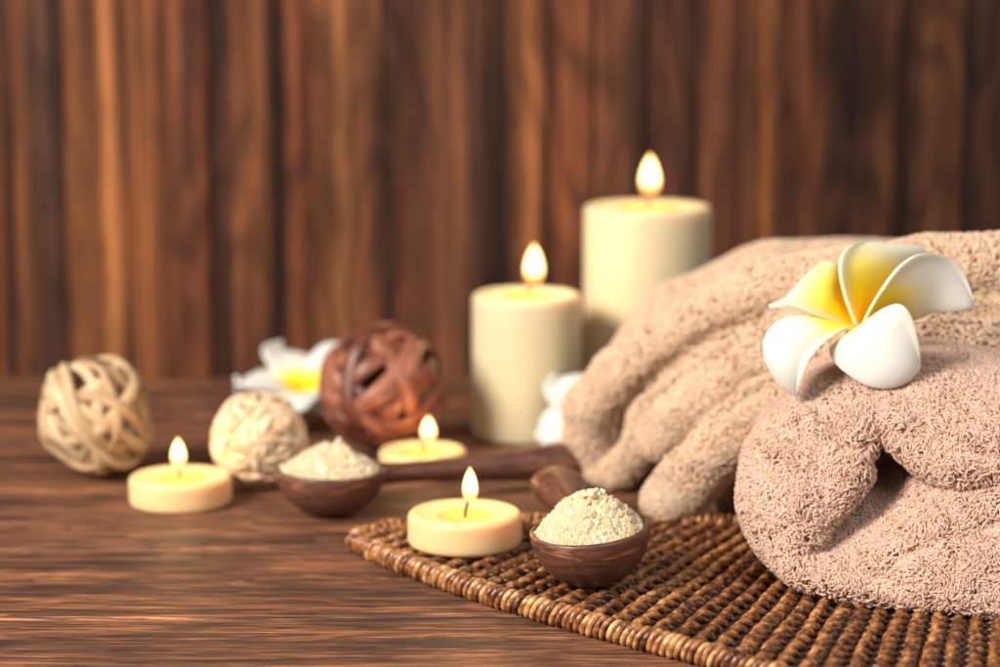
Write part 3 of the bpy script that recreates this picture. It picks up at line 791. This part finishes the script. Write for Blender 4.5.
# ------------------------------------------------------------------ wicker balls
def ball(c, R, n, r, mat, label, seed, flat=1.0, wob=.10, shell=(.86, 1.0), parts=1, sides=8, small=.0, lead=None, nlead=0):
    g = np.random.default_rng(seed); b = MB()
    for i in range(n):
        nrm = g.normal(size=3)
        if i < nlead: nrm = np.array(lead, float) + g.normal(0, .13, 3)
        nrm /= np.linalg.norm(nrm)
        a = np.cross(nrm, [0.3, .2, 1]); a /= np.linalg.norm(a); bb = np.cross(nrm, a)
        off = g.uniform(-.55, .55) if g.random() > small else g.uniform(.6, .9) * g.choice([-1, 1])
        if i < nlead: off = -.82 + 1.64 * i / (nlead - 1) + g.uniform(-.04, .04)
        rad = math.sqrt(1 - off ** 2); t = np.linspace(0, 2 * PI, 56, endpoint=False)
        w = 1 + 0 * t
        for k in (2, 3, 4): w = w + wob / k * np.sin(k * t + g.uniform(0, 6.28))
        o2 = off + wob * .9 * np.sin(2 * t + g.uniform(0, 6.28))
        P = rad * (np.cos(t)[:, None] * a + np.sin(t)[:, None] * bb) + o2[:, None] * nrm
        P /= np.linalg.norm(P, axis=1)[:, None]
        lay = ((1.0 if i < nlead else g.uniform(*shell)) + .035 * np.sin(5 * t + g.uniform(0, 6.28)))
        P = P * (lay * (R - r))[:, None]
        P = P + 0
        b.tube(P, r * g.uniform(.75, 1.2) * (1 + .1 * np.sin(3 * t + i)), sides, flat=flat, up=P, closed=True)
    o = b.build('wicker_ball' if parts == 1 else 'woven_ball', mat, None, label=label, cat='decorative ball', group='decorative woven balls')
    o.location = [float(k) for k in c]
    return o
c = on(99, 415, .0335)
ball(c, .0352, 17, .0033, M_VINE, 'pale loosely wound vine ball with wide gaps, at the far left', 11, .62, .13, (.84, 1.0))
c = on(259, 439, .0257)
ball(c, .0262, 90, .0019, M_SOLA, 'small tightly wound cream ball, behind the tealight and the far spoon', 5, .5, .12, (.90, 1.0), small=.6)
c = on(382, 386, .0385)
ball(c, .0388, 15, .0044, M_BROWN, 'reddish brown wicker ball, beside the white and yellow flower', 31, .36, .05, (.90, 1.0), small=.2)

# ------------------------------------------------------------------ flowers
def petal_from_edges(L, Rr, centre, bulge, D0):
    n, m = 28, 31
    def to3(e):
        e = spline(e, n)
        return np.array([at(a, b, D0 + d * .001) for a, b, d in e]) - centre
    A, B = to3(L), to3(Rr)
    V = []
    vd = -ray(850, 325); vd /= np.linalg.norm(vd)
    for i in range(n):
        s_ = i / (n - 1)
        for j in range(m):
            w = j / (m - 1)
            p = A[i] * (1 - w) + B[i] * w
            p = p + vd * bulge * .001 * (4 * w * (1 - w)) ** .8 * math.sin(PI * min(1, s_ * .92 + .08)) ** .8
            p = p + vd * .0034 * math.exp(-(w / .09) ** 1.5) * math.sin(PI * min(1, s_ * .95 + .05)) ** .6
            V.append(p)
    fs = [(i * m + j, i * m + j + 1, (i + 1) * m + j + 1, (i + 1) * m + j) for i in range(n - 1) for j in range(m - 1)]
    return np.array(V), fs
def soften(o, th):
    md = o.modifiers.new('solid', 'SOLIDIFY'); md.thickness = th; md.offset = 0; md.use_rim = True
    bv = o.modifiers.new('bevel', 'BEVEL'); bv.width = th * .35; bv.segments = 3; bv.limit_method = 'ANGLE'; bv.angle_limit = math.radians(50)
D0 = 1.035
FC = at(858, 326, D0)
fl = empty('plumeria_flower', FC, 'white plumeria with a yellow heart lying on top of the towels', 'flower', 'plumeria flowers')
PET = [
 ([(856,328,2),(846,326,1),(830,321,-2),(806,312,-6),(784,305,-8),(769,307,-6)], [(856,324,4),(848,303,9),(842,280,13),(837,265,14),(822,264,13),(804,279,7),(787,298,0),(770,306,-4)], 4),
 ([(857,328,0),(846,300,-3),(840,273,-4),(842,255,0),(853,244,5),(866,243,9),(877,248,13)], [(862,325,4),(876,298,9),(892,277,14),(913,260,19),(926,251,22),(916,247,21),(896,247,18),(878,249,15)], 3),
 ([(861,327,-1),(872,305,-4),(884,286,-6),(900,266,-4),(920,254,2),(944,256,9),(962,273,11),(972,298,9),(972,306,8)], [(866,328,3),(884,320,7),(900,316,9),(914,319,9),(932,312,8),(950,311,7),(965,309,7),(972,307,8)], 5),
 ([(860,329,-4),(872,318,-9),(888,308,-14),(902,306,-17),(912,321,-18),(918,347,-20),(919,367,-21)], [(856,331,-3),(843,339,-7),(831,349,-11),(835,361,-15),(848,373,-19),(869,385,-23),(890,387,-24),(908,380,-23),(918,369,-21)], 6),
 ([(856,329,-5),(845,329,-9),(827,340,-15),(810,358,-20),(802,377,-21),(797,395,-18)], [(852,326,-1),(836,323,-2),(814,318,-5),(794,317,-8),(776,324,-11),(765,341,-14),(767,361,-16),(779,383,-17),(796,395,-18)], 5),
]
def tint(o, ys, m, n):
    a = o.data.attributes.new('tint', 'FLOAT_VECTOR', 'POINT')
    w = np.tile(np.arange(m) / (m - 1), n)
    v = np.stack([np.full(n * m, ys), np.exp(-(w / .10) ** 2), 0 * w], 1)
    a.data.foreach_set('vector', v.astype(np.float32).ravel())
for (L, Rr, bu), ys in zip(PET, (1.0, .9, 1.05, 1.7, 1.15)):
    V, fs = petal_from_edges(L, Rr, FC, bu, D0)
    o = mesh_obj('petal', V, fs, M_PETALF, fl); tint(o, ys, 31, 28); soften(o, .0018)

def plumeria(loc, R, rot, label, cup=.35, spin=0.0):
    root = empty('plumeria_flower', loc, label, 'flower', 'plumeria flowers')
    root.rotation_euler = rot
    for k in range(5):
        n, m = 20, 11; V = []
        for i in range(n):
            s_ = i / (n - 1); half = R * .45 * math.sin(PI * min(1, (s_ * .80 + .06))) ** .75 * (1 if s_ < .86 else math.sqrt(max(.0, 1 - ((s_ - .86) / .14) ** 2)) + .02)
            for j in range(m):
                w = j / (m - 1) * 2 - 1
                x_ = s_ * R; y_ = w * half + .12 * R * s_ ** 2
                z_ = R * (cup * math.sin(s_ * 2.2) * .8 - .10 * s_ ** 2) + .16 * R * max(0, w) ** 2 * s_ - .10 * R * max(0, -w) ** 2
                a = 2 * PI * k / 5 + spin
                V.append((x_ * math.cos(a) - y_ * math.sin(a), x_ * math.sin(a) + y_ * math.cos(a), z_ + .0015 * w))
        fs = [(i * m + j, i * m + j + 1, (i + 1) * m + j + 1, (i + 1) * m + j) for i in range(n - 1) for j in range(m - 1)]
        o = mesh_obj('petal', V, fs, M_PETAL, root); tint(o, 1.5 * .046 / R, m, n); soften(o, .0022)
    return root
plumeria(at(304, 392, 1.36), .039, (math.radians(22), 0, math.radians(4)), 'white plumeria with a yellow heart leaning beside the brown wicker ball', .35, math.radians(30))
plumeria(at(590, 417, 1.285), .030, (math.radians(55), 0, math.radians(-20)), 'white plumeria half hidden between the short pillar candle and the towel', .3, math.radians(130))

# ------------------------------------------------------------------ light, world, camera
def area(name, loc, target, size, power, color):
    l = bpy.data.lights.new(name, 'AREA'); l.shape = 'RECTANGLE'; l.size, l.size_y = size; l.energy = power; l.color = color
    o = bpy.data.objects.new(name, l); COL.objects.link(o); o.location = loc
    o.rotation_euler = (Vector(target) - Vector(loc)).to_track_quat('-Z', 'Y').to_euler()
    return o
area('window_light', (-1.15, .15, 1.0), (0.05, 1.15, .03), (.6, .6), 62, (1.0, .93, .84))
area('fill_light', (.75, -.25, 1.3), (.1, 1.1, .03), (1.2, 1.0), 14, (1.0, .97, .94))
W = bpy.data.worlds.new('World'); SC.world = W; W.use_nodes = True
W.node_tree.nodes['Background'].inputs[0].default_value = (1, .93, .87, 1)
W.node_tree.nodes['Background'].inputs[1].default_value = .20

cam = bpy.data.cameras.new('camera'); co = bpy.data.objects.new('camera', cam); COL.objects.link(co)
co.location = (0, 0, CAMZ); co.rotation_euler = (PI / 2 - TH, 0, 0)
cam.lens = 85; cam.sensor_width = 36; cam.clip_start = .05; cam.clip_end = 20
cam.dof.use_dof = True; cam.dof.focus_distance = .988; cam.dof.aperture_fstop = 5.2; cam.dof.aperture_blades = 0
SC.camera = co
SC.view_settings.view_transform = 'Standard'; SC.view_settings.look = 'None'
SC.view_settings.exposure = 0; SC.view_settings.gamma = 1
SC.cycles.use_denoising = True
SC.cycles.max_bounces = 8
